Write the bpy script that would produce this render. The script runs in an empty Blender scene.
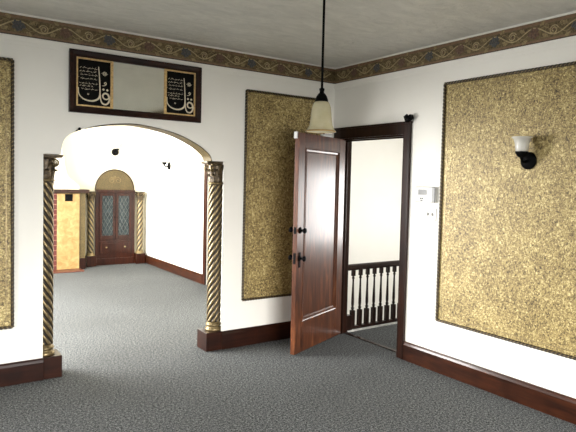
import bpy, bmesh, math, random
from mathutils import Vector, Matrix, Euler
random.seed(7)
PI = math.pi
SC = bpy.context.scene
COL = SC.collection
R = math.radians

# ------------------------------------------------------------------ camera
H = 2.78
cam_d = bpy.data.cameras.new('camera')
cam = bpy.data.objects.new('camera', cam_d); COL.objects.link(cam)
yaw, pitch, roll = .6218, -.0463, .0247
fw = Vector((math.sin(yaw) * math.cos(pitch), math.cos(yaw) * math.cos(pitch), math.sin(pitch)))
rt = Vector((math.cos(yaw), -math.sin(yaw), 0)); up = rt.cross(fw)
c_, s_ = math.cos(roll), math.sin(roll)
rt2 = rt * c_ + up * s_; up2 = up * c_ - rt * s_
m = Matrix.Identity(4)
for i in range(3):
    m[i][0], m[i][1], m[i][2] = rt2[i], up2[i], -fw[i]
m.translation = Vector((-3.7052, -4.7202, 1.5966))
cam.matrix_world = m
cam_d.sensor_fit = 'HORIZONTAL'; cam_d.sensor_width = 36
cam_d.lens = 566.26 / 576 * 36
cam_d.shift_x = -(306.95 - 288) / 576
cam_d.shift_y = (207.19 - 216) / 576
cam_d.clip_start = .05
SC.camera = cam

# ------------------------------------------------------------------ world, lights, exposure
w = bpy.data.worlds.new('sky'); SC.world = w; w.use_nodes = True
w.node_tree.nodes['Background'].inputs[0].default_value = (.75, .85, 1, 1)
w.node_tree.nodes['Background'].inputs[1].default_value = .6

def daylight(name, loc, aim, sx, sy, power, spread=180, color=(1, .985, .96)):
    d = bpy.data.lights.new(name, 'AREA'); d.shape = 'RECTANGLE'; d.size = sx; d.size_y = sy
    d.energy = power; d.color = color; d.spread = R(spread)
    o = bpy.data.objects.new(name, d); COL.objects.link(o); o.location = loc
    o.rotation_euler = Vector(aim).to_track_quat('-Z', 'Y').to_euler()
    return o
daylight('daylight_side', (-4.68, -1.75, 1.15), (1, -.15, -.62), 2.2, 1.0, 32, 118)
daylight('daylight_rear', (-2.2, -6.18, 1.05), (.05, 1, -.95), 2.6, 1.0, 290, 118)
daylight('daylight_parlor', (-4.93, 2.7, 1.45), (1, -.1, -.38), 3.6, 1.7, 800)
daylight('daylight_hall', (3.14, -.50, 1.20), (-1, .40, -.30), 1.0, 1.2, 62)
SC.view_settings.view_transform = 'Standard'
SC.view_settings.look = 'None'
SC.view_settings.gamma = 1
SC.view_settings.use_curve_mapping = False
SC.view_settings.exposure = .45

# ------------------------------------------------------------------ materials
class NT:
    def __init__(s, name):
        s.m = bpy.data.materials.new(name); s.m.use_nodes = True
        s.t = s.m.node_tree; s.b = s.t.nodes['Principled BSDF']
    def n(s, typ, **kw):
        x = s.t.nodes.new(typ)
        for k, v in kw.items():
            if k.startswith('i_'):
                x.inputs[k[2:].replace('_', ' ')].default_value = v
            else: setattr(x, k, v)
        return x
    def l(s, a, b): s.t.links.new(a, b)
    def coord(s, scale=(1, 1, 1), kind='Object', rot=(0, 0, 0)):
        tc = s.n('ShaderNodeTexCoord'); mp = s.n('ShaderNodeMapping')
        mp.inputs['Scale'].default_value = scale; mp.inputs['Rotation'].default_value = rot
        s.l(tc.outputs[kind], mp.inputs['Vector']); return mp.outputs['Vector']
    def noise(s, v, scale, detail=3, rough=.55, dist=0):
        x = s.n('ShaderNodeTexNoise'); x.inputs['Scale'].default_value = scale
        x.inputs['Detail'].default_value = detail; x.inputs['Roughness'].default_value = rough
        x.inputs['Distortion'].default_value = dist
        s.l(v, x.inputs['Vector']); return x.outputs['Fac']
    def ramp(s, f, stops):
        x = s.n('ShaderNodeValToRGB'); e = x.color_ramp.elements
        while len(e) < len(stops): e.new(.5)
        for k, (p, c) in enumerate(stops):
            e[k].position = p; e[k].color = (*c, 1) if len(c) == 3 else c
        s.l(f, x.inputs[0]); return x.outputs[0]
    def mix(s, f, a, b):
        x = s.n('ShaderNodeMix', data_type='RGBA')
        if hasattr(f, 'links'): s.l(f, x.inputs[0])
        else: x.inputs[0].default_value = f
        for v, k in ((a, 6), (b, 7)):
            if hasattr(v, 'links'): s.l(v, x.inputs[k])
            else: x.inputs[k].default_value = (*v, 1)
        return x.outputs[2]
    def math(s, op, a, b=0.):
        x = s.n('ShaderNodeMath', operation=op)
        for v, k in ((a, 0), (b, 1)):
            if hasattr(v, 'links'): s.l(v, x.inputs[k])
            else: x.inputs[k].default_value = v
        return x.outputs[0]
    def bump(s, h, strength, dist=.01):
        x = s.n('ShaderNodeBump'); x.inputs['Strength'].default_value = strength
        x.inputs['Distance'].default_value = dist
        s.l(h, x.inputs['Height']); s.l(x.outputs[0], s.b.inputs['Normal'])
    def col(s, c):
        if hasattr(c, 'links'): s.l(c, s.b.inputs['Base Color'])
        else: s.b.inputs['Base Color'].default_value = (*c, 1)
    def set(s, rough=.5, metal=0., coat=0., spec=.5):
        s.b.inputs['Roughness'].default_value = rough; s.b.inputs['Metallic'].default_value = metal
        s.b.inputs['Coat Weight'].default_value = coat; s.b.inputs['Coat Roughness'].default_value = .12
        s.b.inputs['Specular IOR Level'].default_value = spec
        return s.m

def m_plain(name, c, rough=.5, metal=0., coat=0., var=.12, scale=14, bump=0.):
    t = NT(name); v = t.coord()
    f = t.noise(v, scale, 3)
    t.col(t.ramp(f, [(.3, tuple(x * (1 - var) for x in c)), (.7, tuple(min(1, x * (1 + var)) for x in c))]))
    if bump: t.bump(t.noise(v, scale * 4, 3), bump, .004)
    return t.set(rough, metal, coat)

def m_wood(name, dark, light, rough=.3, coat=.4, axis=2, scale=1.0):
    t = NT(name); sc = [26 * scale] * 3; sc[axis] = 2.2 * scale
    v = t.coord(tuple(sc)); f = t.noise(v, 1, 5, .6, .7)
    v2 = t.coord((5, 5, 2.2)); g = t.noise(v2, 1.3 * scale, 3, .5, .3)
    c1 = t.ramp(f, [(.3, dark), (.72, light)])
    c2 = t.mix(t.ramp(g, [(.35, (0, 0, 0)), (.7, (1, 1, 1))]), tuple(x * .55 for x in dark), c1)
    t.col(t.mix(.5, c1, c2)); t.bump(f, .06, .002)
    return t.set(rough, 0, coat, .22)

M = {}
# painted plaster
t = NT('wall_paint'); v = t.coord(kind='Object')
t.col(t.ramp(t.noise(v, 1.3, 4), [(.3, (.82, .80, .735)), (.7, (.87, .85, .79))]))
t.bump(t.noise(v, 22, 5, .6), .10, .004); M['wall'] = t.set(.62)
t = NT('cream_paint'); v = t.coord()
t.col(t.ramp(t.noise(v, 1.3, 4), [(.3, (.66, .615, .48)), (.7, (.70, .655, .52))]))
t.bump(t.noise(v, 20, 5, .6), .12, .004); M['cream'] = t.set(.6)
# troweled ceiling plaster
t = NT('ceiling_plaster'); v = t.coord((1, 2.2, 1))
n1 = t.noise(v, 5, 6, .62, .8); n2 = t.noise(t.coord(), 26, 4, .6)
t.col(t.ramp(n1, [(.3, (.66, .645, .585)), (.7, (.82, .80, .73))]))
t.bump(t.math('ADD', n1, t.math('MULTIPLY', n2, .35)), .8, .03); M['ceiling'] = t.set(.5)
# carpet
t = NT('carpet'); v = t.coord()
a = t.noise(v, 125, 2, .7); b = t.noise(v, 58, 3, .75); g = t.noise(v, 1.1, 4, .5)
f = t.math('ADD', t.math('MULTIPLY', a, .55), t.math('MULTIPLY', b, .45))
base = t.ramp(f, [(.405, (.010, .011, .012)), (.50, (.075, .080, .082)), (.595, (.25, .257, .257))])
t.col(t.mix(t.ramp(g, [(.35, (0, 0, 0)), (.7, (.28, .28, .28))]), base, (.055, .055, .053)))
t.bump(f, .5, .006); M['carpet'] = t.set(.95, spec=.1)
# embossed gold panel paper
def m_gold(name, d, mid, li, hi, sc=1.0):
    t = NT(name); v = t.coord()
    a = t.noise(v, 62 * sc, 4, .66, .9); b = t.noise(v, 125 * sc, 3, .6, .5); g = t.noise(v, 4.5, 5, .6)
    f = t.math('ADD', t.math('MULTIPLY', a, .62), t.math('MULTIPLY', b, .38))
    f = t.math('ADD', f, t.math('MULTIPLY', t.math('SUBTRACT', g, .51), .17))
    t.col(t.ramp(f, [(.385, d), (.452, mid), (.545, li), (.635, hi)]))
    t.bump(f, .45, .006); return t.set(.5, .12)
M['gold_panel'] = m_gold('gold_panel_paper', (.036, .022, .007), (.20, .14, .050), (.39, .295, .108), (.80, .68, .35))
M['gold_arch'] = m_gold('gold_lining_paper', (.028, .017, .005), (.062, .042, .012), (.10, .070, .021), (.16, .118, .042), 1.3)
M['frieze'] = m_gold('frieze_ground', (.045, .03, .013), (.11, .077, .034), (.165, .118, .054), (.24, .175, .085), .8)
M['vine'] = m_plain('frieze_vine', (.44, .345, .185), .5, 0., var=.3, scale=60)
M['vine_dim'] = m_plain('frieze_leaf', (.27, .20, .095), .5, 0., var=.4, scale=60)
M['grape'] = m_plain('frieze_grape', (.07, .072, .072), .5, var=.5, scale=70)
M['plum'] = m_plain('frieze_plum', (.135, .075, .048), .5, var=.5, scale=70)
M['frieze_edge'] = m_plain('frieze_border', (.20, .12, .065), .5, var=.2, scale=40)
M['frieze_line'] = m_plain('frieze_dark_line', (.035, .022, .014), .5)
# woods
M['wood'] = m_wood('dark_mahogany', (.010, .0035, .002), (.035, .011, .006), .3, .2)
M['wood_x'] = m_wood('shaded_baseboard_wood_along_x', (.010, .003, .002), (.038, .0105, .0045), .32, .2, axis=0)  # darker than the y copy: the open door's shade is put into this colour
M['wood_y'] = m_wood('baseboard_wood_along_y', (.014, .004, .0018), (.07, .019, .0065), .32, .2, axis=1)
M['casing'] = m_wood('casing_wood', (.009, .0035, .002), (.038, .012, .006), .32, .15)
t = NT('door_mahogany'); v = t.coord((9, 9, 1.1)); f = t.noise(v, 1.6, 5, .6, 1.4)
v2 = t.coord((3, 3, 1.5)); g = t.noise(v2, 2.2, 4, .6, 1.0)
c1 = t.ramp(f, [(.28, (.022, .006, .0025)), (.5, (.085, .025, .009)), (.75, (.20, .068, .024))])
t.col(t.mix(t.ramp(g, [(.35, (0, 0, 0)), (.65, (.75, .75, .75))]), c1, (.055, .018, .008)))
M['door'] = t.set(.34, 0, .30, .25); t.b.inputs['Coat Roughness'].default_value = .2
M['cab_wood'] = m_wood('cabinet_wood', (.012, .0025, .001), (.055, .0125, .0045), .35, .15)
# metals and small materials
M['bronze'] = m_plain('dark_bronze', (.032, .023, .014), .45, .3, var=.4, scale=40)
M['gilt'] = m_plain('antique_gilt', (.185, .137, .066), .36, .6, var=.4, scale=45)
M['antique'] = m_plain('dark_antique_gilt', (.075, .052, .026), .4, .4, var=.95, scale=38)
M['gilt_light'] = m_plain('pale_gilt', (.25, .188, .088), .38, .4, var=.25, scale=45)
M['black'] = m_plain('black_iron', (.002, .002, .0022), .55, 0.); M['black'].node_tree.nodes['Principled BSDF'].inputs['Specular IOR Level'].default_value = .06
M['white_plastic'] = m_plain('white_plastic', (.52, .515, .49), .4, var=.03)
M['grey_plastic'] = m_plain('grey_plastic', (.10, .105, .10), .4)
M['screen'] = m_plain('grey_screen', (.06, .063, .056), .4)
t = NT('cream_glass'); v = t.coord()
t.col(t.ramp(t.noise(v, 16, 3), [(.3, (.43, .385, .235)), (.7, (.53, .48, .32))])); M['shade'] = t.set(.22, coat=.5)
t.b.inputs['Subsurface Weight'].default_value = .25; t.b.inputs['Subsurface Radius'].default_value = (.02, .018, .012)
M['amber'] = m_plain('amber_rim_glass', (.36, .23, .085), .25, coat=.5)
t = NT('white_glass'); t.col((.62, .60, .54)); M['white_glass'] = t.set(.25, coat=.5)
t = NT('mirror_glass'); v = t.coord(); t.col(t.ramp(t.noise(v, 5, 4), [(.3, (.72, .72, .66)), (.7, (.80, .80, .74))])); M['mirror'] = t.set(.06, 1.)
M['liner'] = m_plain('gold_liner', (.56, .38, .16), .4, .3, var=.3, scale=60)
M['ink_black'] = m_plain('black_ground', (.003, .003, .003), .7); M['ink_black'].node_tree.nodes['Principled BSDF'].inputs['Specular IOR Level'].default_value = .1
M['ink_cream'] = m_plain('cream_lettering', (.70, .62, .46), .5, var=.15, scale=60)
t = NT('leaded_glass'); v = t.coord(); t.col(t.ramp(t.noise(v, 12, 3), [(.3, (.008, .013, .015)), (.7, (.035, .05, .053))])); M['glass'] = t.set(.2, spec=.2)
M['lead'] = m_plain('lead_came', (.085, .092, .085), .6, .0)
t = NT('red_brick'); v = t.coord(kind='Object', rot=(R(90), 0, 0))
x = t.n('ShaderNodeTexBrick'); t.l(v, x.inputs['Vector'])
x.inputs['Scale'].default_value = 1; x.inputs['Brick Width'].default_value = .2; x.inputs['Row Height'].default_value = .085
x.inputs['Mortar Size'].default_value = .007
x.inputs['Color1'].default_value = (.070, .007, .004, 1); x.inputs['Color2'].default_value = (.052, .006, .004, 1); x.inputs['Mortar'].default_value = (.18, .08, .055, 1)
t.l(x.outputs['Color'], t.b.inputs['Base Color']); M['brick'] = t.set(.7)
t = NT('tan_stone'); v = t.coord()
t.col(t.ramp(t.noise(v, 9, 5, .65, .8), [(.3, (.20, .115, .035)), (.5, (.275, .175, .06)), (.72, (.36, .25, .105))])); M['tan'] = t.set(.45)
M['tile'] = m_plain('hearth_tile', (.09, .026, .015), .4, var=.3, scale=10)
M['pale_strip'] = m_plain('pale_mottled', (.62, .61, .58), .45, var=.25, scale=26)

# ------------------------------------------------------------------ mesh helpers
class MB:
    def __init__(s): s.v = []; s.f = []; s.mi = []; s.sm = []; s.X = None
    def add(s, vs, fs, mi=0, smooth=False):
        o = len(s.v)
        for p in vs:
            p = Vector(p); s.v.append(s.X @ p if s.X else p)
        for k, f in enumerate(fs):
            s.f.append([i + o for i in f]); s.mi.append(mi[k] if isinstance(mi, list) else mi); s.sm.append(smooth)
        return s
    def box(s, x0, x1, y0, y1, z0, z1, mi=0):
        return s.add([(x0, y0, z0), (x1, y0, z0), (x1, y1, z0), (x0, y1, z0), (x0, y0, z1), (x1, y0, z1), (x1, y1, z1), (x0, y1, z1)],
                     [(0, 3, 2, 1), (4, 5, 6, 7), (0, 1, 5, 4), (1, 2, 6, 5), (2, 3, 7, 6), (3, 0, 4, 7)], mi)
    def lathe(s, prof, c=(0, 0, 0), n=28, mi=0, cap=True, smooth=True):
        vs = []; fs = []
        for r, z in prof:
            for k in range(n):
                a = 2 * PI * k / n; vs.append((c[0] + r * math.cos(a), c[1] + r * math.sin(a), c[2] + z))
        for j in range(len(prof) - 1):
            for k in range(n):
                k2 = (k + 1) % n; fs.append((j * n + k, j * n + k2, (j + 1) * n + k2, (j + 1) * n + k))
        if cap:
            fs.append(tuple(range(n))[::-1]); fs.append(tuple((len(prof) - 1) * n + k for k in range(n)))
        return s.add(vs, fs, mi, smooth)
    def tube(s, pts, r, n=8, mi=0, closed=False, smooth=True, flat=None):
        pts = [Vector(p) for p in pts]; vs = []; fs = []; N = len(pts)
        rr = r if isinstance(r, (list, tuple)) else [r] * N
        ref = None
        for i, p in enumerate(pts):
            a = pts[(i - 1) % N] if (closed or i) else p; b = pts[(i + 1) % N] if (closed or i < N - 1) else p
            d = (b - a).normalized()
            if flat is not None: u = flat.cross(d).normalized(); w_ = Vector(flat)
            else:
                if ref is None: ref = Vector((0, 0, 1)) if abs(d.z) < .9 else Vector((1, 0, 0))
                u = ref.cross(d).normalized(); w_ = d.cross(u); ref = w_
            for k in range(n):
                q = 2 * PI * k / n
                vs.append(p + u * (rr[i] * math.cos(q)) + w_ * (rr[i] * math.sin(q) * (.35 if flat is not None else 1)))
        for j in range(N if closed else N - 1):
            j2 = (j + 1) % N
            for k in range(n):
                k2 = (k + 1) % n; fs.append((j * n + k, j * n + k2, j2 * n + k2, j2 * n + k))
        if not closed:
            fs.append(tuple(range(n))[::-1]); fs.append(tuple((N - 1) * n + k for k in range(n)))
        return s.add(vs, fs, mi, smooth)
    def prism(s, poly, fn0, fn1, mi=0):
        n = len(poly)
        return s.add([fn0(p) for p in poly] + [fn1(p) for p in poly],
                     [tuple(range(n)), tuple(range(2 * n - 1, n - 1, -1))] + [(k, k + n, (k + 1) % n + n, (k + 1) % n) for k in range(n)], mi)
    def ball(s, c, r, mi=0, sx=1, sy=1, sz=1, n=12):
        vs = []; fs = []; mm = n // 2
        for j in range(1, mm):
            for k in range(n):
                a = PI * j / mm; b = 2 * PI * k / n
                vs.append((c[0] + sx * r * math.sin(a) * math.cos(b), c[1] + sy * r * math.sin(a) * math.sin(b), c[2] + sz * r * math.cos(a)))
        for j in range(mm - 2):
            for k in range(n):
                k2 = (k + 1) % n; fs.append((j * n + k, (j + 1) * n + k, (j + 1) * n + k2, j * n + k2))
        t0 = len(vs); vs += [(c[0], c[1], c[2] + sz * r), (c[0], c[1], c[2] - sz * r)]
        for k in range(n):
            k2 = (k + 1) % n; fs.append((t0, k, k2)); fs.append((t0 + 1, (mm - 2) * n + k2, (mm - 2) * n + k))
        return s.add(vs, fs, mi, True)
    def build(s, name, mats, parent=None, loc=(0, 0, 0), rz=0, bevel=0):
        me = bpy.data.meshes.new(name); me.from_pydata([tuple(p) for p in s.v], [], s.f)
        for x in (mats if isinstance(mats, list) else [mats]): me.materials.append(M[x])
        me.polygons.foreach_set('material_index', s.mi); me.polygons.foreach_set('use_smooth', s.sm)
        bm = bmesh.new(); bm.from_mesh(me); bmesh.ops.recalc_face_normals(bm, faces=bm.faces); bm.to_mesh(me); bm.free()
        me.update()
        o = bpy.data.objects.new(name, me); COL.objects.link(o); o.location = loc; o.rotation_euler = (0, 0, rz)
        if parent: o.parent = parent
        if bevel:
            b = o.modifiers.new('bevel', 'BEVEL'); b.width = bevel; b.segments = 2; b.limit_method = 'ANGLE'; b.angle_limit = R(40)
        return o

def tag(o, label=None, cat=None, group=None, kind=None):
    if label: o['label'] = label
    if cat: o['category'] = cat
    if group: o['group'] = group
    if kind: o['kind'] = kind
    return o
def thing(name, label, cat, loc=(0, 0, 0), rz=0, group=None, kind=None):
    o = bpy.data.objects.new(name, None); COL.objects.link(o); o.location = loc; o.rotation_euler = (0, 0, rz)
    o.empty_display_size = .1
    return tag(o, label, cat, group, kind or 'thing')
def copy_tree(o, parent=None):
    c = o.copy(); COL.objects.link(c)
    if parent: c.parent = parent
    for ch in list(o.children): copy_tree(ch, c)
    return c
def struct(mb, name, mats, label, cat, bevel=0): return tag(mb.build(name, mats, bevel=bevel), label, cat, kind='structure')

def wall_boxes(mb, axis, a0, a1, t0, t1, z0, z1, openings):
    """wall along an axis with rectangular openings (a_from, a_to, z_from, z_to)"""
    def b(p0, p1, q0, q1):
        if p1 - p0 < 1e-4 or q1 - q0 < 1e-4: return
        if axis == 'x': mb.box(p0, p1, t0, t1, q0, q1)
        else: mb.box(t0, t1, p0, p1, q0, q1)
    x = a0
    for (o0, o1, q0, q1) in sorted(openings):
        b(x, o0, z0, z1); b(o0, o1, z0, q0); b(o0, o1, q1, z1); x = o1
    b(x, a1, z0, z1)
    return mb

# ------------------------------------------------------------------ room shell
X0, Y0, YF, XF = -4.72, -6.22, 5.65, -4.98      # near room left / front wall, far room back / left wall
WT = .17                                         # thickness of the arch wall
DZ = 2.04; DY0, DY1 = -1.0427, -.1432            # doorway in the right wall
struct(MB().box(-5.1, .10, -6.35, 5.8, -.05, 0), 'floor', 'carpet', 'grey speckled wall to wall carpet running through both rooms', 'floor')
struct(MB().box(-5.1, .0, -6.35, 5.8, H, H + .1), 'ceiling', 'ceiling', 'grey troweled plaster ceiling over both rooms', 'ceiling')
FD0, FD1 = 2.12, 3.0                             # doorway of the far room
mb = MB(); wall_boxes(mb, 'y', -6.3, YF, 0, .12, 0, H, [(DY0, DY1, 0, DZ), (FD0, FD1, 0, DZ)])
struct(mb, 'wall_right', 'wall', 'white plaster right wall with the open doorway', 'wall')
mb = MB(); wall_boxes(mb, 'y', Y0, 0, X0 - .14, X0, 0, H, [(-2.85, -.65, .7, 2.0)])
struct(mb, 'wall_left', 'wall', 'white plaster left wall with a window', 'wall')
mb = MB(); wall_boxes(mb, 'x', X0, 0, Y0 - .14, Y0, 0, H, [(-3.7, -1.1, .7, 2.1)])
struct(mb, 'wall_front', 'wall', 'white plaster wall with a window facing the archway', 'wall')
mb = MB(); wall_boxes(mb, 'y', WT, YF, XF - .14, XF, 0, H, [(.9, 4.5, .6, 2.3)])
struct(mb, 'wall_parlor_left', 'wall', 'white plaster left wall of the far room with a wide window', 'wall')
struct(MB().box(XF - .14, .12, YF, YF + .12, 0, H), 'wall_parlor_back', 'cream', 'cream back wall of the far room', 'wall')

# arch wall
JL, JR, ZS = -2.82, -1.277, 1.757
arch = [(-2.693, ZS), (-2.686, 1.822), (-2.65, 1.898), (-2.568, 1.947), (-2.422, 2.0), (-2.222, 2.033), (-2.037, 2.035), (-1.76, 1.987),
        (-1.551, 1.903), (-1.432, 1.819), (-1.398, ZS)]
def smooth_curve(p, n=6):
    out = []
    for i in range(len(p) - 1):
        a, b, c, d = p[max(i - 1, 0)], p[i], p[i + 1], p[min(i + 2, len(p) - 1)]
        for k in range(n):
            u = k / n
            out.append(tuple(.5 * ((2 * b[j]) + (c[j] - a[j]) * u + (2 * a[j] - 5 * b[j] + 4 * c[j] - d[j]) * u * u + (3 * b[j] - a[j] - 3 * c[j] + d[j]) * u ** 3) for j in range(len(b))))
    out.append(tuple(p[-1])); return out
AC = smooth_curve(arch)
mb = MB()
NL, NR = -2.885, -1.222                          # niches that the engaged columns stand in, behind thin lips
mb.box(XF - .14, NL, 0, WT, 0, H); mb.box(NR, 0, 0, WT, 0, H)
for xa, xb in ((NL, JL), (JR, NR)):
    mb.box(xa, xb, 0, .008, 0, ZS); mb.box(xa, xb, WT - .008, WT, 0, ZS); mb.box(xa, xb, 0, WT, ZS, H)
mb.box(JL, AC[0][0], 0, WT, ZS, H); mb.box(AC[-1][0], JR, 0, WT, ZS, H)
n = len(AC); vs = []; fs = []
for (x, z) in AC: vs += [(x, 0, z), (x, 0, H), (x, WT, z), (x, WT, H)]
for i in range(n - 1):
    a, b = 4 * i, 4 * i + 4
    fs += [(a, b, b + 1, a + 1), (a + 2, a + 3, b + 3, b + 2), (a, a + 2, b + 2, b), (a + 1, b + 1, b + 3, a + 3)]
mb.add(vs, fs)
struct(mb, 'wall_back', 'wall', 'white plaster wall with the wide archway into the far room', 'wall')
# gilt papered lining of the arch soffit
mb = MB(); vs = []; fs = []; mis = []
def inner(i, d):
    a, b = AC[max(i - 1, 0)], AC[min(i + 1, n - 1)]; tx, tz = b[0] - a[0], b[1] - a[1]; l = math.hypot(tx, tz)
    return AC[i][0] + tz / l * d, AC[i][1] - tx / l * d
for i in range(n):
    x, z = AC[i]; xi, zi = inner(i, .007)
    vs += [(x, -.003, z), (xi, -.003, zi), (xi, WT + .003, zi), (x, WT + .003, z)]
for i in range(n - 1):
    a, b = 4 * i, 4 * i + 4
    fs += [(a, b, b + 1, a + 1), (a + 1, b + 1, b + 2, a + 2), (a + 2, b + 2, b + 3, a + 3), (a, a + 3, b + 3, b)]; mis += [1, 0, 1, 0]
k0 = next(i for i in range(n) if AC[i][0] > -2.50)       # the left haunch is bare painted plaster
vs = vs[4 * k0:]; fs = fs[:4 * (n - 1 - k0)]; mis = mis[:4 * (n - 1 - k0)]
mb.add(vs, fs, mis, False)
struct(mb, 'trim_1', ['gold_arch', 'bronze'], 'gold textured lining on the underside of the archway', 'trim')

# mouldings: profile (distance from wall, z) swept along the wall
def strip(mb, prof, axis, a0, a1, face, sgn, mi=0):
    if axis == 'x': mb.prism(prof, lambda p: (a0, face + sgn * p[0], p[1]), lambda p: (a1, face + sgn * p[0], p[1]), mi)
    else: mb.prism(prof, lambda p: (face + sgn * p[0], a0, p[1]), lambda p: (face + sgn * p[0], a1, p[1]), mi)
    return mb
HB = .169
def bb_prof(h): return [(0, 0), (.022, 0), (.022, h - .03), (.016, h - .012), (.010, h), (0, h)]
struct(strip(MB(), bb_prof(HB), 'x', X0, -2.818, 0, -1), 'baseboard_back_left', 'wood_x', 'dark wood baseboard left of the archway', 'baseboard')
struct(strip(MB(), bb_prof(HB), 'x', -1.279, 0, 0, -1), 'baseboard_back_right', 'wood_x', 'dark wood baseboard between the archway and the corner', 'baseboard')
struct(strip(MB(), bb_prof(HB), 'y', -6.2, -1.122, 0, -1), 'baseboard_right', 'wood_y', 'reddish wood baseboard along the right wall', 'baseboard')
struct(strip(MB(), bb_prof(.145), 'y', 3.10, 5.57, 0, -1), 'baseboard_parlor_right', 'wood_y', 'wood baseboard along the far room right wall', 'baseboard')
# frieze with vine relief, and the white picture moulding under it
ZF = 2.615
def frieze(name, axis, a0, a1, face, label, phase):
    mb = MB(); d0 = .012
    def P(a, z, d): return (a, face - d, z) if axis == 'x' else (face - d, a, z)
    strip(mb, [(0, ZF), (d0, ZF), (d0, H - .012), (0, H - .012)], axis, a0, a1, face, -1, 0)
    strip(mb, [(d0, ZF), (d0 + .004, ZF), (d0 + .004, ZF + .009), (d0, ZF + .009)], axis, a0, a1, face, -1, 2)
    strip(mb, [(d0, ZF + .009), (d0 + .003, ZF + .009), (d0 + .003, ZF + .024), (d0, ZF + .024)], axis, a0, a1, face, -1, 1)
    strip(mb, [(d0, H - .036), (d0 + .003, H - .036), (d0 + .003, H - .014), (d0, H - .014)], axis, a0, a1, face, -1, 1)
    strip(mb, [(0, H - .012), (d0 + .012, H - .012), (d0 + .012, H), (0, H)], axis, a0, a1, face, -1, 7)
    zc = (ZF + H) / 2 - .004
    flat = Vector((0, -1, 0)) if axis == 'x' else Vector((-1, 0, 0))
    T = .66; D = d0 + .001
    k = math.floor((a0 - phase) / T) - 1
    def ok(a): return a0 + .05 < a < a1 - .05
    step = .02
    pts = [(a0 + .03 + i * step) for i in range(int((a1 - a0 - .06) / step))]
    mb.tube([P(a, zc + .034 * math.sin(2 * PI * (a - phase) / .33 + 1.57), D + .0015) for a in pts], .0046, 6, 3, flat=flat)
    mb.tube([P(a, zc - .020 * math.sin(2 * PI * (a - phase) / .33) + .012 * math.sin(2 * PI * (a - phase) / .11), D + .001) for a in pts], .0030, 6, 6, flat=flat)
    while phase + k * T < a1 + T:
        for half in (0, 1):
            a = phase + k * T + half * .33
            if ok(a):                                       # fruit cluster
                for q in range(16):
                    r_ = .034 * math.sqrt((q + .5) / 16); th = q * 2.4
                    c = P(a + r_ * math.cos(th) * 1.25, zc + r_ * math.sin(th), D)
                    mb.ball(c, .0125, 5 if half else 4, sx=1 if axis == 'x' else .4, sy=.4 if axis == 'x' else 1, n=8)
                for (da, dz, an) in ((.07, .02, .4), (-.068, -.02, 3.6), (.052, -.04, -.6), (-.05, .042, 2.4)):
                    lf = []
                    for q in range(11):
                        u = q / 10
                        lf.append((u * .05, .015 * math.sin(PI * u) * (1 + .35 * math.sin(u * 18))))
                    poly = [(x, y) for x, y in lf] + [(x, -y) for x, y in lf[-2:0:-1]]
                    ca, sa = math.cos(an), math.sin(an)
                    if ok(a + da):
                        mb.prism(poly, lambda p: P(a + da + p[0] * ca - p[1] * sa, zc + dz + p[0] * sa + p[1] * ca, D - .001),
                                 lambda p: P(a + da + p[0] * ca - p[1] * sa, zc + dz + p[0] * sa + p[1] * ca, D + .0025), 6)
            a = phase + k * T + half * .33 + .175
            if ok(a):                                       # scroll tendril
                sg = 1 if half else -1
                sp = []
                for q in range(34):
                    u = q / 33; r_ = .034 * (1 - .72 * u); th = PI * .9 - u * 3.4 * PI
                    sp.append(P(a + r_ * math.cos(th), zc + sg * .004 + r_ * math.sin(th), D))
                mb.tube(sp, .0040, 6, 3, flat=flat)
                mb.ball(P(a, zc, D), .009, 5, sx=1 if axis == 'x' else .4, sy=.4 if axis == 'x' else 1, n=8)
                for da in (-.06, .055):
                    tp = []
                    for q in range(14):
                        u = q / 13; r_ = .019 * (1 - .6 * u); th = u * 2.4 * PI
                        tp.append(P(a + da + r_ * math.cos(th), zc - sg * .030 + r_ * math.sin(th), D))
                    mb.tube(tp, .0027, 6, 6, flat=flat)
        k += 1
    return struct(mb, name, ['frieze', 'frieze_edge', 'frieze_line', 'vine', 'grape', 'plum', 'vine_dim', 'wall'], label, 'frieze')
frieze('trim_2', 'x', X0, -.014, 0, 'brown and gold vine frieze along the top of the archway wall', -2.335)
frieze('trim_3', 'y', -6.2, -.0, 0, 'brown and gold vine frieze along the top of the right wall', -1.645 - .33)
cove = [(0, ZF - .055), (.006, ZF - .055), (.010, ZF - .040), (.010, ZF - .032), (.018, ZF - .014), (.022, ZF - .012), (.022, ZF), (0, ZF)]
struct(strip(MB(), cove, 'x', X0, -.024, 0, -1), 'trim_4', 'wall', 'white picture moulding under the frieze on the archway wall', 'moulding')
struct(strip(MB(), cove, 'y', -6.2, 0, 0, -1), 'trim_5', 'wall', 'white picture moulding under the frieze on the right wall', 'moulding')

# windows that the daylight comes through (outside the picture)
def window(name, axis, a0, a1, z0, z1, face, label):
    mb = MB(); q = .05
    def b(p0, p1, r0, r1, d=.03):
        if axis == 'y': mb.box(face - d, face + d, p0, p1, r0, r1)
        else: mb.box(p0, p1, face - d, face + d, r0, r1)
    b(a0, a1, z0, z0 + q); b(a0, a1, z1 - q, z1); b(a0, a0 + q, z0, z1); b(a1 - q, a1, z0, z1)
    nn = max(2, round((a1 - a0) / .9))
    for k in range(1, nn): x = a0 + (a1 - a0) * k / nn; b(x - .02, x + .02, z0, z1, .02)
    b(a0, a1, (z0 + z1) / 2 - .02, (z0 + z1) / 2 + .02, .02)
    struct(mb, name, 'white_plastic', label, 'window')
window('window_1', 'y', -2.85, -.65, .7, 2.0, X0 - .09, 'white framed window in the left wall')
window('window_2', 'x', -3.7, -1.1, .7, 2.1, Y0 - .09, 'white framed window in the wall facing the archway')
window('window_3', 'y', .9, 4.5, .6, 2.3, XF - .09, 'wide white framed window in the far room')

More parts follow.
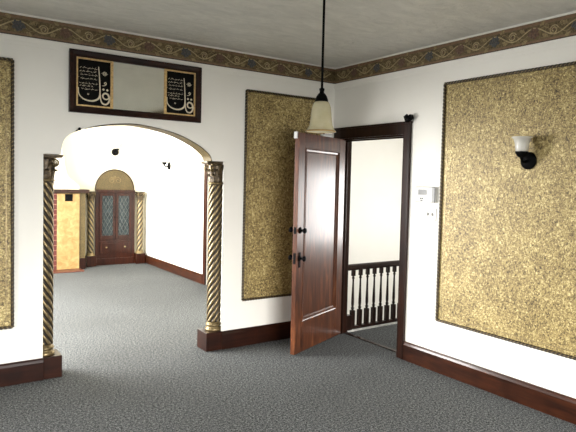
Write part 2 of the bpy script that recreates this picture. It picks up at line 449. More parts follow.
# ------------------------------------------------------------------ stair hall beyond the door
struct(MB().box(.10, 3.2, -3.2, -.06, -.05, 0), 'floor_hall', 'carpet', 'grey carpeted landing beyond the open door', 'floor')
struct(MB().box(.12, 3.2, -.06, 1.5, -1.6, -1.5), 'floor_stairwell', 'carpet', 'carpeted lower floor of the stairwell', 'floor')
struct(MB().box(.12, 3.32, 1.5, 1.62, -1.6, H), 'wall_hall_back', 'wall', 'white stairwell wall seen through the doorway', 'wall')
mb = MB(); wall_boxes(mb, 'y', -3.2, 1.5, 3.2, 3.32, -1.6, H, [(-1.05, .05, .55, 1.85)])
struct(mb, 'wall_hall_right', 'wall', 'white end wall of the stair hall with a window', 'wall')
struct(MB().box(.12, 3.32, -3.32, -3.2, -.05, H), 'wall_hall_front', 'wall', 'white front wall of the stair hall', 'wall')
struct(MB().box(.12, 3.32, -3.32, 1.62, H, H + .1), 'ceiling_hall', 'wall', 'white ceiling of the stair hall', 'ceiling')
struct(MB().box(.12, 3.2, -.075, -.06, -1.5, -.05), 'wall_landing', 'wall', 'white face of the landing below the balustrade', 'wall')
struct(MB().box(.0, .12, -.13, 1.5, -1.6, -.05), 'wall_stair_left', 'wall', 'white stairwell wall below the floor', 'wall')
window('window_4', 'y', -1.05, .05, .55, 1.85, 3.24, 'white framed window at the end of the stair hall')

# ------------------------------------------------------------------ doorway casing
mb = MB()
def cas(y0, y1, z0, z1):
    mb.box(-.022, 0, y0, y1, z0, z1)
CW = .082
cas(DY0 - CW, DY0, 0, DZ + .105); cas(DY1, DY1 + CW + .03, 0, DZ + .105); cas(DY0, DY1, DZ, DZ + .105)
mb.box(-.032, 0, DY0 - CW - .012, DY1 + CW + .04, DZ + .095, DZ + .112)
mb.box(-.028, 0, DY0 - CW - .004, DY0 - CW + .018, 0, DZ + .095)
# jamb linings and stop
mb.box(0, .125, DY0 - .001, DY0 + .016, 0, DZ); mb.box(0, .125, DY1 - .012, DY1 + .001, 0, DZ); mb.box(0, .125, DY0, DY1, DZ - .016, DZ + .001)
mb.box(.05, .065, DY0, DY0 + .028, 0, DZ); mb.box(.05, .065, DY1 - .026, DY1, 0, DZ); mb.box(.05, .065, DY0, DY1, DZ - .028, DZ)
struct(mb, 'trim_6', 'casing', 'dark wood casing around the open doorway', 'door casing', bevel=.003)
struct(MB().box(.085, .125, DY0 + .016, DY1 - .012, 0, .006), 'trim_7', 'wood', 'dark strip across the carpet in the doorway', 'threshold')

# ------------------------------------------------------------------ the open door
TH = 1.1628; RZ = math.atan2(-math.cos(TH), -math.sin(TH))
door = thing('door_1', 'glossy brown mahogany door standing open in front of the gold panel', 'door', (-.004, DY1, .012), RZ, kind='structure')
DL, DH, DT = .90, 2.018, .045
px0, px1, pz0, pz1 = .125, .785, .285, 1.885
mb = MB()
mb.box(0, px0, 0, DT, 0, DH); mb.box(px1, DL, 0, DT, 0, DH); mb.box(px0, px1, 0, DT, 0, pz0); mb.box(px0, px1, 0, DT, pz1, DH)
mb.build('door_frame', 'door', door, bevel=.002)
mb = MB().box(px0, px1, .013, .032, pz0, pz1)
mb.build('door_panel', 'door', door)
for fy, sg in ((DT, 1), (0, -1)):
    mb = MB()
    prof = [(0, -.012), (0, .002), (.005, .0065), (.011, .003), (.014, -.004), (.029, -.006), (.034, -.003), (.039, -.007), (.041, -.0125), (0, -.013)]
    def corner(d, h, cx, cz): return (cx, fy + sg * h, cz)
    ring = []
    for d, h in prof:
        ring.append([(px0 + d, fy + sg * h, pz0 + d), (px1 - d, fy + sg * h, pz0 + d), (px1 - d, fy + sg * h, pz1 - d), (px0 + d, fy + sg * h, pz1 - d)])
    vs = [p for r_ in ring for p in r_]; fs = []
    for j in range(len(ring)):
        j2 = (j + 1) % len(ring)
        for k in range(4): k2 = (k + 1) % 4; fs.append((4 * j + k, 4 * j + k2, 4 * j2 + k2, 4 * j2 + k))
    mb.add(vs, fs); mb.build('panel_moulding', 'door', door)
def knob_axis(x, z, sg):           # matrix with local z pointing out of the door face
    return Matrix.Translation((x, DT if sg > 0 else 0, z)) @ Matrix.Rotation(-PI / 2 * sg, 4, 'X')
def knob(x, z, sg, plate):
    mb = MB(); mb.X = knob_axis(x, z, sg)
    mb.lathe([(.030, 0), (.030, .004), (.024, .009), (.011, .011), (.011, .034), (.020, .040), (.026, .050), (.024, .060), (.012, .066)], n=20)
    o = mb.build('door_knob' if plate else 'deadbolt_knob', 'black', door)
    if plate:
        mb = MB()
        y0, y1 = (DT, DT + .005) if sg > 0 else (-.005, 0)
        mb.box(x - .017, x + .017, y0, y1, z - .085, z + .055)
        mb.build('escutcheon', 'black', door, bevel=.004)
    return o
zt, zb = 1.135, .880
for sg in (1, -1):
    knob(.852, zt, sg, False); knob(.852, zb, sg, True)
mb = MB().box(DL, DL + .003, .010, .035, zt - .03, zt + .03).box(DL, DL + .003, .010, .035, zb - .05, zb + .05)
mb.build('latch_plate', 'black', door)
tag(MB().box(DL - .004, DL + .012, -.006, .03, DH - .055, DH + .006).build('sensor_magnet', 'white_plastic', door, bevel=.002), 'small white sensor piece on the upper free corner')
tag(MB().box(.28, .46, .006, .040, DH, DH + .020).build('sensor_case', 'white_plastic', door, bevel=.003), 'flat white sensor case on top of the door')

# small black bracket on the casing corner
b = thing('bracket', 'small black bracket tilted on the upper right corner of the doorway casing', 'bracket', (-.02, DY0 - CW - .015, DZ + .116))
mb = MB(); mb.X = Matrix.Rotation(R(-28), 4, 'X')
mb.box(-.04, .0, -.036, .036, .0, .040); mb.box(-.055, -.04, -.016, .030, -.004, .054)
mb.build('bracket_plate', 'black', b, bevel=.004)
mb = MB(); mb.X = Matrix.Rotation(R(-28), 4, 'X'); mb.tube([(-.045, 0, .02), (-.06, 0, .02), (-.066, 0, .03)], .006, 8); mb.build('bracket_arm', 'black', b)

# ------------------------------------------------------------------ balustrade
bal = thing('balustrade', 'dark wood stair balustrade with turned balusters seen through the doorway', 'balustrade', (1.2, -.10, 0))
mb = MB(); mb.prism([(-.032, .655), (.032, .655), (.036, .675), (.030, .705), (.012, .716), (-.012, .716), (-.030, .705), (-.036, .675)],
                    lambda p: (-1.06, p[0], p[1]), lambda p: (1.9, p[0], p[1]))
mb.build('hand_rail', 'casing', bal)
MB().box(-1.06, 1.9, -.022, .022, .012, .045).build('bottom_rail', 'casing', bal, bevel=.003)
MB().box(-1.06, -.985, -.034, .034, 0, .17).build('newel_block', 'casing', bal, bevel=.004)
def baluster():
    mb = MB(); q = .021
    mb.box(-q, q, -q, q, .045, .215)
    mb.lathe([(.020, .215), (.013, .222), (.013, .228), (.019, .236), (.019, .242), (.012, .250), (.0165, .285), (.016, .33), (.012, .43), (.0095, .53), (.010, .555),
              (.016, .562), (.016, .570), (.010, .578), (.012, .59)], n=12)
    mb.box(-q * .8, q * .8, -q * .8, q * .8, .588, .657)
    return mb
b0 = baluster().build('baluster', 'casing', bal, loc=(-.957, 0, 0))
for k in range(1, 26):
    c = b0.copy(); COL.objects.link(c); c.parent = bal; c.location = (-.957 + .1018 * k, 0, 0)
struct(MB().box(.15, 3.19, -.155, -.060, 0, .012), 'trim_8', 'pale_strip', 'low pale strip under the balustrade', 'curb')  # low pale strip on the landing edge, mottled at random

# ------------------------------------------------------------------ gold wall panels with rope moulding
def panel(name_label, axis, a0, a1, z0, z1, face):
    ctr = ((a0 + a1) / 2, face, z0) if axis == 'x' else (face, (a0 + a1) / 2, z0)
    p = thing('framed_wallpaper', name_label, 'wall panel', ctr, group='gold wall panels')
    hw, h = (a1 - a0) / 2, z1 - z0
    def P(a, z, d): return (a, -d, z) if axis == 'x' else (-d, a, z)
    def bx(mb, b0, b1, q0, q1, d0, d1, mi=0):
        if axis == 'x': mb.box(b0, b1, -d1, -d0, q0, q1, mi)
        else: mb.box(-d1, -d0, b0, b1, q0, q1, mi)
    mb = MB(); bx(mb, -hw + .01, hw - .01, .01, h - .01, .0006, .006); mb.build('panel_paper', 'gold_panel', p)
    mb = MB(); e = .052                               # thin ruled border inside the moulding
    for (b0_, b1_, q0, q1) in ((-hw + e, hw - e, e, e + .005), (-hw + e, hw - e, h - e - .005, h - e), (-hw + e, -hw + e + .005, e, h - e), (hw - e - .005, hw - e, e, h - e)):
        bx(mb, b0_, b1_, q0, q1, .006, .008)
    mb.build('border_line', 'gilt_light', p)
    mb = MB(); r_ = .0125
    loop = [(-hw + r_, r_), (hw - r_, r_), (hw - r_, h - r_), (-hw + r_, h - r_)]
    for k in range(4):
        (xa, za), (xb, zb_) = loop[k], loop[(k + 1) % 4]
        L = math.hypot(xb - xa, zb_ - za); st = .0075; nn = int(L / st); NS = 8
        vs = []; fs = []; mis = []
        dx, dz = (xb - xa) / L, (zb_ - za) / L
        for j in range(nn + 1):
            s = L * j / nn
            for q in range(NS):
                ph = 2 * PI * q / NS + 2 * PI * s / .06
                rr = r_ * (.80 + .22 * abs(math.cos(2 * PI * q / NS)))
                du, dn = rr * math.cos(ph), rr * math.sin(ph)
                vs.append(P(xa + dx * s - dz * du, za + dz * s + dx * du, .0140 + dn))
        for j in range(nn):
            for q in range(NS):
                q2 = (q + 1) % NS; fs.append((j * NS + q, j * NS + q2, (j + 1) * NS + q2, (j + 1) * NS + q)); mis.append(1 if q % 4 == 0 else 0)
        mb.add(vs, fs, mis, True)
    mb.build('rope_moulding', ['bronze', 'gilt'], p)
    return p
PT, PB = 2.446, .431
panel('large gold embossed wall panel behind the sconce on the right wall', 'y', -3.12, -1.489, PB, PT, 0)
panel('narrow gold embossed wall panel partly behind the open door', 'x', -1.0735, -.13, PB, PT, 0)
panel('gold embossed wall panel left of the archway, cut off by the picture edge', 'x', -3.96, -3.0205, PB, PT, 0)

# ------------------------------------------------------------------ twisted columns
def twisted(mb, r, z0, z1, N, pitch, hand, nz=None, c=(0, 0)):
    per = 8; n_ = N * per; nz = nz or int((z1 - z0) / .014)
    vs = []; fs = []; mis = []
    for j in range(nz + 1):
        z = z0 + (z1 - z0) * j / nz; tw = hand * 2 * PI * z / pitch
        for k in range(n_):
            u = (k % per) / per
            rr = r * (.78 + .22 * math.sqrt(abs(math.sin(PI * u))))
            a = 2 * PI * k / n_ + tw
            vs.append((c[0] + rr * math.cos(a), c[1] + rr * math.sin(a), z))
    for j in range(nz):
        for k in range(n_):
            k2 = (k + 1) % n_; fs.append((j * n_ + k, j * n_ + k2, (j + 1) * n_ + k2, (j + 1) * n_ + k))
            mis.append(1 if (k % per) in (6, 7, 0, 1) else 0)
    fs += [tuple(range(n_)), tuple(nz * n_ + k for k in range(n_))]; mis += [0, 0]
    mb.add(vs, fs, mis, True)

def leaf_mesh(mb, ang, z0, h, r0, w_, mi, curl=.02, c=(0, 0)):
    nu, nv = 8, 7; vs = []; fs = []
    for i in range(nu + 1):
        u = i / nu
        rad = r0 + .006 + .010 * u + curl * max(0, u - .62) ** 1.5 * 4
        z = z0 + h * (u if u < .88 else .88 - (u - .88) * .7)
        ww = w_ * (math.sin(PI * (.16 + .76 * u)) ** .8) * (1 + .20 * math.sin(u * 22))
        for k in range(nv + 1):
            s = k / nv * 2 - 1
            a = ang + s * ww / rad / 2
            rr = rad - .006 * abs(s) + .004 * math.cos(s * 9)
            vs.append((c[0] + rr * math.cos(a), c[1] + rr * math.sin(a), z - .010 * s * s))
    for i in range(nu):
        for k in range(nv):
            a = i * (nv + 1) + k; fs.append((a, a + 1, a + nv + 2, a + nv + 1))
    mb.add(vs, fs, mi, True)

def volute(mb, ang, r_in, zc, R0, mi, c=(0, 0)):
    d = Vector((math.cos(ang), math.sin(ang), 0)); sp = []; rad = []
    for q in range(46):
        u = q / 45; th = -.5 * PI + u * 4.2 * PI; rr = R0 * (1 - .86 * u)
        sp.append(Vector((c[0], c[1], zc)) + d * (r_in + R0 * .55 + rr * math.cos(th + PI)) + Vector((0, 0, rr * math.sin(th + PI))))
        rad.append(.0085 * (1 - .45 * u))
    mb.tube(sp, rad, 8, mi)

def column(label, loc, hand, side, r=.066, z_sh=.255, z_cap=1.545, z_top=1.7545, plinth=None, aw=.098, pitch=.47, mats=('gilt', 'bronze'), cap_mats=None, group=None, small=False, plinth_mat='wood_x', N=5):
    t = thing('twisted_column', label, 'column', loc, group=group or ('columns of the archway' if side else 'columns of the arched cabinet'))
    mats = list(mats); cm = cap_mats or mats
    # side: +1 / -1 = the free side of an engaged capital faces +x / -x, 0 = free standing
    def free(a): return side == 0 or math.cos(a) * side > -.05
    angs = [PI / 4 + k * PI / 2 for k in range(4)] if side == 0 else [q if side > 0 else PI - q for q in (R(-38), R(38))]
    mb = MB(); twisted(mb, r, z_sh, z_cap, N, pitch, hand); mb.build('shaft', mats, t)
    hp = plinth[4]
    mb = MB(); k = (z_sh - hp)
    q = .86 if side else 1.
    mb.lathe([(r * 1.33 * q, hp), (r * 1.36 * q, hp + k * .12), (r * 1.33 * q, hp + k * .3), (r * 1.12 * q, hp + k * .38), (r * 1.10 * q, hp + k * .5), (r * 1.25 * q, hp + k * .58), (r * 1.27 * q, hp + k * .70),
              (r * 1.2 * q, hp + k * .80), (r * 1.06 * q, hp + k * .86), (r * 1.06 * q, hp + k * 1.0)], n=32)
    mb.build('base_ring', mats[:1], t)
    MB().box(plinth[0], plinth[1], plinth[2], plinth[3], 0, hp).build('plinth', plinth_mat, t, bevel=.005)
    # capital: necking, bell, leaves, volutes, abacus
    hc = z_top - z_cap; mb = MB()
    e = r * (1.12 if side else 1.3); e2 = r * (1.13 if side else 1.25)
    mb.lathe([(r * .95, z_cap - .004), (r * 1.05, z_cap), (r * 1.06, z_cap + hc * .05), (r * 1.02, z_cap + hc * .09), (r * .95, z_cap + hc * .15), (r * .98, z_cap + hc * .55), (r * 1.08, z_cap + hc * .78), (e, z_cap + hc * .88)], n=32)
    mb.build('capital', cm[1:], t)
    MB().lathe([(r * 1.0, z_cap + .001), (e2, z_cap + .003), (e2, z_cap + hc * .045), (r * 1.05, z_cap + hc * .085)], n=32).build('neck_ring', cm[:1], t)
    mb = MB()
    for k in range(8):
        if free(2 * PI * k / 8): leaf_mesh(mb, 2 * PI * k / 8, z_cap + hc * .09, hc * .42, r * .93, r * .80, 1)
    for k in range(8):
        if free(2 * PI * (k + .5) / 8): leaf_mesh(mb, 2 * PI * (k + .5) / 8, z_cap + hc * .22, hc * .52, r * .96, r * .74, 1 if not small else 0)
    mb.build('acanthus_leaves', cm, t)
    for a in angs:
        mb = MB(); volute(mb, a, r * .98, z_top - hc * .30, hc * .17, 0); mb.build('volute', cm[:1], t)
    s = aw; pts = []
    for k in range(4):
        a0_ = PI / 4 + k * PI / 2
        p0 = Vector((math.cos(a0_), math.sin(a0_))) * s * 1.32; p1 = Vector((math.cos(a0_ + PI / 2), math.sin(a0_ + PI / 2))) * s * 1.32
        nrm = (p0 + p1).normalized()
        for q in range(8):
            u = q / 8; p = p0.lerp(p1, u) - nrm * (.20 * s * math.sin(PI * u))
            if side: p.y *= .075 / s; p.x = max(p.x, -.024) if side > 0 else min(p.x, .038)
            pts.append((p.x, p.y))
    mb = MB()
    mb.prism(pts, lambda p: (p[0] * .93, p[1] * .93, z_top - hc * .12), lambda p: (p[0], p[1], z_top - hc * .05))
    mb.prism(pts, lambda p: (p[0], p[1], z_top - hc * .05), lambda p: (p[0], p[1], z_top))
    mb.build('abacus', cm[1:], t)
    return t
cy = .085
column('dark gilt twisted column at the left side of the archway', (-2.793, cy, 0), -1, 1, plinth=(-.024, .112, -.105, .10, .173), mats=('gilt', 'bronze'), cap_mats=['gilt', 'antique'], aw=.130, N=8, pitch=.54)
column('bright gilt twisted column at the right side of the archway', (-1.317, cy, 0), 1, -1, plinth=(-.119, .038, -.105, .10, .173), mats=('gilt', 'bronze'), cap_mats=['gilt', 'antique'], aw=.130, N=8, pitch=.54)

# ------------------------------------------------------------------ framed mirror with two calligraphy panels
fm = thing('framed_mirror', 'long wood framed mirror with two black calligraphy panels above the archway', 'mirror', (-2.084, 0, 2.09))
W2, FH = .556, .488
prof = [(0, 0), (0, .030), (.012, .036), (.026, .030), (.036, .026), (.045, .030), (.053, .022), (.053, 0)]
mb = MB(); ring = []
for d, h in prof:
    ring.append([(-W2 + d, -h, d), (W2 - d, -h, d), (W2 - d, -h, FH - d), (-W2 + d, -h, FH - d)])
vs = [p for r_ in ring for p in r_]; fs = []
for j in range(len(ring)):
    j2 = (j + 1) % len(ring)
    for k in range(4): k2 = (k + 1) % 4; fs.append((4 * j + k, 4 * j + k2, 4 * j2 + k2, 4 * j2 + k))
mb.add(vs, fs); mb.build('frame', 'wood_x', fm)
xi0, xi1, zi0, zi1 = -W2 + .053, W2 - .053, .053, FH - .053
mb = MB(); g = .013
mA, mB_ = -.216, .216
for sg in (-1, 1):                      # a gold border round each calligraphy panel
    a, b_ = (xi0, mA) if sg < 0 else (mB_, xi1)
    ga, gb = (g, .022) if sg < 0 else (.022, g)
    mb = MB(); out = [(a, zi0), (b_, zi0), (b_, zi1), (a, zi1)]; inn = [(a + ga, zi0 + g), (b_ - gb, zi0 + g), (b_ - gb, zi1 - g), (a + ga, zi1 - g)]
    vs = [(x, y, z) for y, L_ in ((-.004, out), (-.017, out), (-.017, inn), (-.004, inn)) for x, z in L_]
    mb.add(vs, [(4 * j + k, 4 * j + (k + 1) % 4, 4 * ((j + 1) % 4) + (k + 1) % 4, 4 * ((j + 1) % 4) + k) for j in range(4) for k in range(4)])
    mb.build('gold_liner', 'liner', fm)
MB().box(mA, mB_, -.010, -.004, zi0, zi1).build('mirror_glass', 'mirror', fm)
def calligraphy(x0, x1):
    z0, z1 = zi0 + g, zi1 - g
    o = MB().box(x0, x1, -.010, -.004, z0, z1).build('calligraphy_panel', 'ink_black', fm)
    def T(px, py): return (x0 + (px - 72) / 166 * (x1 - x0), -.011, z1 - (py - 86) / 242 * (z1 - z0))
    mb = MB(); fl = Vector((0, -1, 0)); u_ = (x1 - x0) / 166
    def stroke(p, w_):
        c = smooth_curve(p, 5); k = len(c)
        ws = [w_[0] + (w_[1] - w_[0]) * min(1, 2.2 * min(i / (k - 1), 1 - i / (k - 1))) for i in range(k)]
        mb.tube([T(*q) for q in c], [q * u_ for q in ws], 8, 0, flat=fl)
    stroke([(176, 116), (180, 160), (183, 210), (184, 262), (176, 288), (152, 302), (122, 303), (94, 292), (77, 270), (75, 238)], (2.2, 4.6))
    stroke([(186, 262), (188, 292), (198, 312), (216, 316), (229, 304), (234, 284), (226, 262), (210, 256), (199, 268), (204, 284), (220, 288), (232, 278)], (3.0, 5.2))
    for dx, dy in ((202, 236), (222, 238)): mb.prism([(dx - 7, dy), (dx, dy - 7), (dx + 7, dy), (dx, dy + 7)], lambda p: T(*p), lambda p: (T(*p)[0], -.013, T(*p)[2]))
    stroke([(196, 216), (208, 214), (217, 205), (212, 196), (206, 203), (216, 208)], (1.2, 2.2))
    rs = random.Random(5)
    for k in range(12):                              # rosette medallion
        a = 2 * PI * k / 12
        stroke([(208 + 3 * math.cos(a), 150 + 3 * math.sin(a)), (208 + 9 * math.cos(a + .3), 150 + 9 * math.sin(a + .3)), (208 + (17 if k % 3 == 0 else 12) * math.cos(a), 150 + 12 * math.sin(a))], (.7, 1.2))
    for row, (y, xa, xb) in enumerate(((130, 82, 170), (148, 84, 166), (166, 84, 170), (188, 82, 168), (212, 80, 172), (226, 84, 150), (243, 92, 172))):
        x = xb
        while x > xa:                                # short joined pen strokes, written right to left
            ln = rs.uniform(8, 20); p = []; q = x
            while q > max(x - ln, xa): p.append((q, y + rs.uniform(-3.5, 3.0))); q -= rs.uniform(2.2, 4.0)
            p.append((q, y + 1))
            if len(p) > 2: stroke(p, (.6, 1.05))
            if rs.random() < .7: stroke([(x - ln * .5, y - 6), (x - ln * .5 - 1.6, y - 6.4), (x - ln * .5 - 3, y - 6)], (.7, .9))
            x -= ln + rs.uniform(3, 6)
    stroke([(124, 264), (128, 268), (124, 272), (120, 268), (124, 264)], (.8, 1.4))
    mb.build('lettering', 'ink_cream', o)
    return o
calligraphy(xi0 + g, mA - .022); calligraphy(mB_ + .022, xi1 - g)

# nail on the arch
hk = thing('nail', 'small black nail at the upper left of the archway', 'nail', (-2.562, -.0, 1.962))
mb = MB(); mb.X = Matrix.Rotation(PI / 2, 4, 'X'); mb.lathe([(.004, 0), (.004, .02), (.012, .022), (.012, .028)], n=10); mb.build('nail_head', 'black', hk)
MB().tube([(0, -.022, 0), (-.014, -.024, -.010), (-.026, -.02, -.020)], .004, 6).build('nail_wire', 'black', hk)

# ------------------------------------------------------------------ wall sconces
def sconce(label, loc, rz, group=None):              # local +X points out of the wall
    t = thing('wall_sconce', label, 'wall lamp', loc, rz, group or 'wall sconces')
    mb = MB(); mb.X = Matrix.Rotation(PI / 2, 4, 'Y')
    mb.lathe([(.063, 0), (.063, .010), (.055, .018), (.030, .024), (.016, .03)], n=28); mb.build('back_plate', 'black', t)
    MB().tube([(.02, 0, 0), (.05, 0, -.012), (.08, 0, -.006), (.092, 0, .018), (.092, 0, .035)], .011, 10).build('arm', 'black', t)
    MB().lathe([(.012, .018), (.030, .030), (.043, .050), (.046, .062), (.042, .062)], c=(.092, 0, 0), n=24).build('shade_holder', 'black', t)
    mb = MB()
    mb.lathe([(.040, .060), (.044, .073), (.047, .098), (.051, .126), (.059, .150), (.073, .163), (.074, .166), (.069, .165), (.055, .150), (.047, .126), (.043, .098), (.038, .066)], c=(.092, 0, 0), n=32)
    mb.build('lamp_shade', 'white_glass', t)
    return t
sconce('black wall sconce with white shade mounted on the large gold panel', (-.0065, -2.305, 1.782), PI)
sconce('small black sconce with white shade on the far room right wall', (0, 4.49, 1.790), PI)
sconce('small black sconce with white shade above the arched cabinet', (-.566, YF, 2.03), -PI / 2)

# ------------------------------------------------------------------ pendant lamp
pd = thing('pendant_lamp', 'cream bell shaped glass pendant lamp hanging on a black rod', 'pendant lamp', (-2.033, -2.488, 1.838))
mb = MB()
pr = [(.074, 0), (.0735, .003), (.066, .014), (.0575, .031), (.053, .058), (.0505, .086), (.0465, .120), (.039, .140), (.031, .148)]
mb.lathe([(r_, z) for r_, z in pr] + [(.026, .145)] + [(r_ - .004, z) for r_, z in pr[::-1][1:-1]] + [(.071, .001)], n=40, cap=False)
mb.build('lamp_shade', 'shade', pd)
MB().lathe([(.0715, -.001), (.0752, -.001), (.0755, .003), (.0725, .007), (.070, .004), (.0715, -.001)], n=40, cap=False).build('shade_rim', 'amber', pd)
MB().lathe([(.018, .143), (.0325, .146), (.032, .155), (.026, .172), (.016, .186), (.011, .19), (.011, .20), (.013, .203), (.013, .21), (.007, .214)], n=24).build('socket_cap', 'black', pd)
MB().lathe([(.006, .212), (.006, H - 1.838 - .015)], n=12).build('rod', 'black', pd)
MB().lathe([(.012, H - 1.838 - .03), (.055, H - 1.838 - .018), (.060, H - 1.838)], n=28).build('ceiling_canopy', 'black', pd)

# ------------------------------------------------------------------ thermostat and switch
th = thing('thermostat', 'white thermostat box with a grey screen beside the doorway', 'thermostat', (0, -1.335, 1.435))
MB().box(-.026, 0, -.115, .120, 0, .138).build('case', 'white_plastic', th, bevel=.008)
MB().box(-.030, -.004, -.112, -.076, .004, .134).build('side_cover', 'grey_plastic', th, bevel=.004)
MB().box(-.028, -.024, -.015, .080, .066, .112).build('screen', 'screen', th)
for q in (.030, .050): MB().lathe([(.006, 0), (.006, .005)], n=10).build('button', 'black', th).matrix_local = Matrix.Translation((-.024, q, .035)) @ Matrix.Rotation(-PI / 2, 4, 'Y')
MB().box(-.028, -.024, .028, .052, .013, .020).build('button', 'black', th)
sw = thing('light_switch', 'white two toggle light switch plate under the thermostat', 'light switch', (0, -1.380, 1.277))
MB().box(-.006, 0, -.066, .066, 0, .115).build('plate', 'white_plastic', sw, bevel=.002)
tg = MB(); tg.X = Matrix.Rotation(R(22), 4, 'Y'); tg.box(-.013, 0, -.006, .006, -.012, .012)
for q in (-.026, .026): tg.build('toggle', 'white_plastic', sw, loc=(-.006, q, .058), bevel=.001)

# ------------------------------------------------------------------ far room: fireplace
FY = 5.3
fp = thing('fireplace', 'fireplace with red brick, tan stone slab and dark mantel in the far room', 'fireplace', (-2.2, FY, 0))
MB().box(-1.2, 1.042, .012, YF - FY, 0, 1.298).build('chimney_front', 'gold_arch', fp)
MB().box(-1.1, .583, .0, .012, .02, 1.298).build('brick_surround', 'brick', fp)
MB().box(-1.3, 1.085, -.08, YF - FY, 1.298, 1.358).build('mantel', 'casing', fp, bevel=.006)
MB().box(.585, .938, -.018, .012, .018, 1.285).build('stone_slab', 'tan', fp, bevel=.004)
MB().box(.705, .825, -.026, -.018, 1.16, 1.28).build('vent', 'black', fp, bevel=.003)
MB().box(.938, 1.046, -.008, .012, 0, .19).build('base_block', 'wood_x', fp, bevel=.003)
MB().box(-1.2, .96, -.27, -.0, 0, .018).build('hearth', 'tile', fp, bevel=.003)
# flared plaster hood above the mantel
hp_ = [(.938, 1.358), (.937, 1.42), (.85, 1.49), (.755, 1.581), (.715, 1.72), (.688, 1.894), (.652, 2.041), (.63, 2.3), (.62, H)]
hc_ = smooth_curve(hp_, 5); mb = MB(); vs = []; fs = []
for (x, z) in hc_: vs += [(-x - .4, 0.03, z), (x, .03, z), (x, YF - FY, z), (-x - .4, YF - FY, z)]
for i in range(len(hc_) - 1):
    a = 4 * i
    for k in range(4): k2 = (k + 1) % 4; fs.append((a + k, a + k2, a + 4 + k2, a + 4 + k))
fs += [(0, 1, 2, 3), tuple(4 * (len(hc_) - 1) + k for k in range(4))]
mb.add(vs, fs, 0, False); tag(mb.build('plaster_hood', 'cream', fp), 'cream flared plaster hood')

# ------------------------------------------------------------------ far room: arched cabinet
cb = thing('china_cabinet', 'built-in wood cabinet with leaded glass doors under a gold arch', 'cabinet', (-.566, YF - .003, 0))
def Y(d): return -d
mb = MB(); mb.box(-.350, .350, -.055, 0, 0, 1.30); mb.build('body', 'cab_wood', cb)
MB().box(-.350, .350, -.075, 0, 1.30, 1.348).build('cornice', 'cab_wood', cb, bevel=.005)
MB().box(-.350, .350, -.075, -.055, 0, .12).build('base', 'cab_wood', cb, bevel=.004)
arcp = [(.345 * math.cos(PI * k / 28), 1.348 + .365 * math.sin(PI * k / 28)) for k in range(29)]
mb = MB(); mb.prism(arcp, lambda p: (p[0], 0, p[1]), lambda p: (p[0], -.014, p[1]))
mb.build('arched_panel', 'gold_arch', cb)
mb = MB()
mb.tube([(1.0 * x, -.012, z) for x, z in arcp], .010, 8, 0); mb.build('arch_rim', 'casing', cb)
mb = MB()
for sg in (-1, 1):
    sp = []
    for q in range(30):
        u = q / 29; rr = .06 * (1 - .7 * u); th_ = u * 3 * PI
        sp.append((sg * (.055 - rr * math.cos(th_)), -.016, 1.52 + rr * math.sin(th_)))
    mb.tube(sp, .006, 6, 0, flat=Vector((0, -1, 0)))
mb.ball((0, -.016, 1.58), .02, 0, sy=.4)
mb.build('ornament', 'gilt', cb)
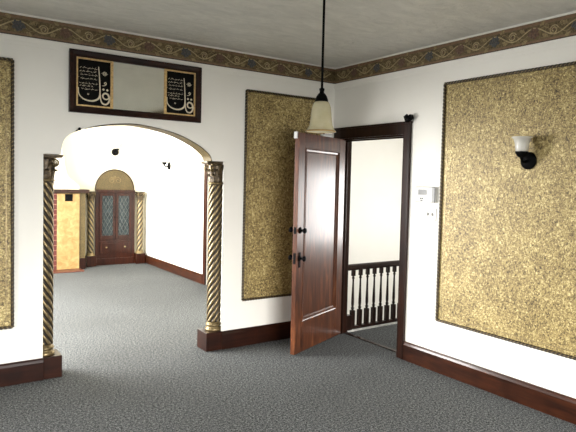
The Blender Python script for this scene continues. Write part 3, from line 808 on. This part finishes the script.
for sg in (-1, 1):
    x0, x1 = (-.285, -.004) if sg < 0 else (.004, .285)
    z0, z1 = .465, 1.285; st = .042
    mb = MB(); mb.box(x0, x0 + st, -.078, -.055, z0, z1); mb.box(x1 - st, x1, -.078, -.055, z0, z1)
    mb.box(x0 + st, x1 - st, -.078, -.055, z0, z0 + st * 1.6); mb.box(x0 + st, x1 - st, -.078, -.055, z1 - st, z1)
    dr = mb.build('cabinet_door', 'cab_wood', cb, bevel=.003)
    gx0, gx1, gz0, gz1 = x0 + st, x1 - st, z0 + st * 1.6, z1 - st
    MB().box(gx0, gx1, -.066, -.060, gz0, gz1).build('glass_pane', 'glass', dr)
    mb = MB(); gw, gh = gx1 - gx0, gz1 - gz0; px_, pz_ = gw / 3.0, gh / 5.6
    def clip(xa, za, xb, zb_):
        t0, t1 = 0., 1.; dx, dz = xb - xa, zb_ - za
        for p, q in ((-dx, xa - gx0), (dx, gx1 - xa), (-dz, za - gz0), (dz, gz1 - za)):
            if abs(p) < 1e-9:
                if q < 0: return None
            else:
                r_ = q / p
                if p < 0: t0 = max(t0, r_)
                else: t1 = min(t1, r_)
        return None if t0 >= t1 - 1e-6 else ((xa + dx * t0, za + dz * t0), (xa + dx * t1, za + dz * t1))
    for k in range(-8, 12):
        for s2 in (1, -1):
            xa = gx0 + px_ * k * 1.0; L = gh / pz_ * px_
            seg = clip(xa if s2 > 0 else xa + 0, gz0, xa + s2 * L, gz1)
            if seg:
                (p, q), (p2, q2) = seg
                mb.tube([(p, -.068, q), (p2, -.068, q2)], .0042, 6, 0)
    mb.build('lead_lattice', 'lead', dr)
    MB().ball((-.018 if sg < 0 else .018, -.086, .86), .010).build('door_pull', 'black', dr)
dw = MB().box(-.275, .275, -.075, -.055, .205, .425).build('drawer', 'cab_wood', cb, bevel=.003)
MB().box(-.235, .235, -.080, -.075, .235, .395).build('drawer_panel', 'cab_wood', dw, bevel=.004)
for sg in (-1, 1): MB().ball((sg * .165, -.090, .318), .017).build('knob', 'gilt_light', dw)
for x, hand, lab in ((-1.006, -1, 'pale twisted column on the left of the arched cabinet'), (-.127, 1, 'pale twisted column on the right of the arched cabinet')):
    column(lab, (x, 5.565, 0), hand, 0, r=.056, z_sh=.235, z_cap=1.165, z_top=1.318, plinth=(-.085, .085, -.080, .08, .186), aw=.076, pitch=.5, mats=('gilt_light', 'bronze'), cap_mats=['gilt', 'antique'], small=False, plinth_mat='cab_wood')

# ------------------------------------------------------------------ far room: doorway in the right wall
mb = MB(); mb.box(-.022, 0, FD1, FD1 + .09, 0, DZ + .10); mb.box(-.022, 0, FD0 - .09, FD0, 0, DZ + .10); mb.box(-.022, 0, FD0, FD1, DZ, DZ + .10)
struct(mb, 'trim_9', 'cab_wood', 'wood door casing on the far room right wall', 'door casing', bevel=.003)
d2 = thing('door_2', 'dark closed door in the far room right wall behind the right column', 'door', (.03, FD0, .01), kind='structure')
mb = MB(); q = .12
mb.box(0, .04, 0, q, 0, 2.02); mb.box(0, .04, .88 - q, .88, 0, 2.02); mb.box(0, .04, q, .88 - q, 0, .25); mb.box(0, .04, q, .88 - q, 1.88, 2.02)
mb.build('door_frame', 'wood', d2, bevel=.002)
MB().box(.01, .03, q, .88 - q, .25, 1.88).build('door_panel', 'wood', d2)
MB().ball((-.04, .07, 1.0), .026).build('door_knob', 'black', d2)
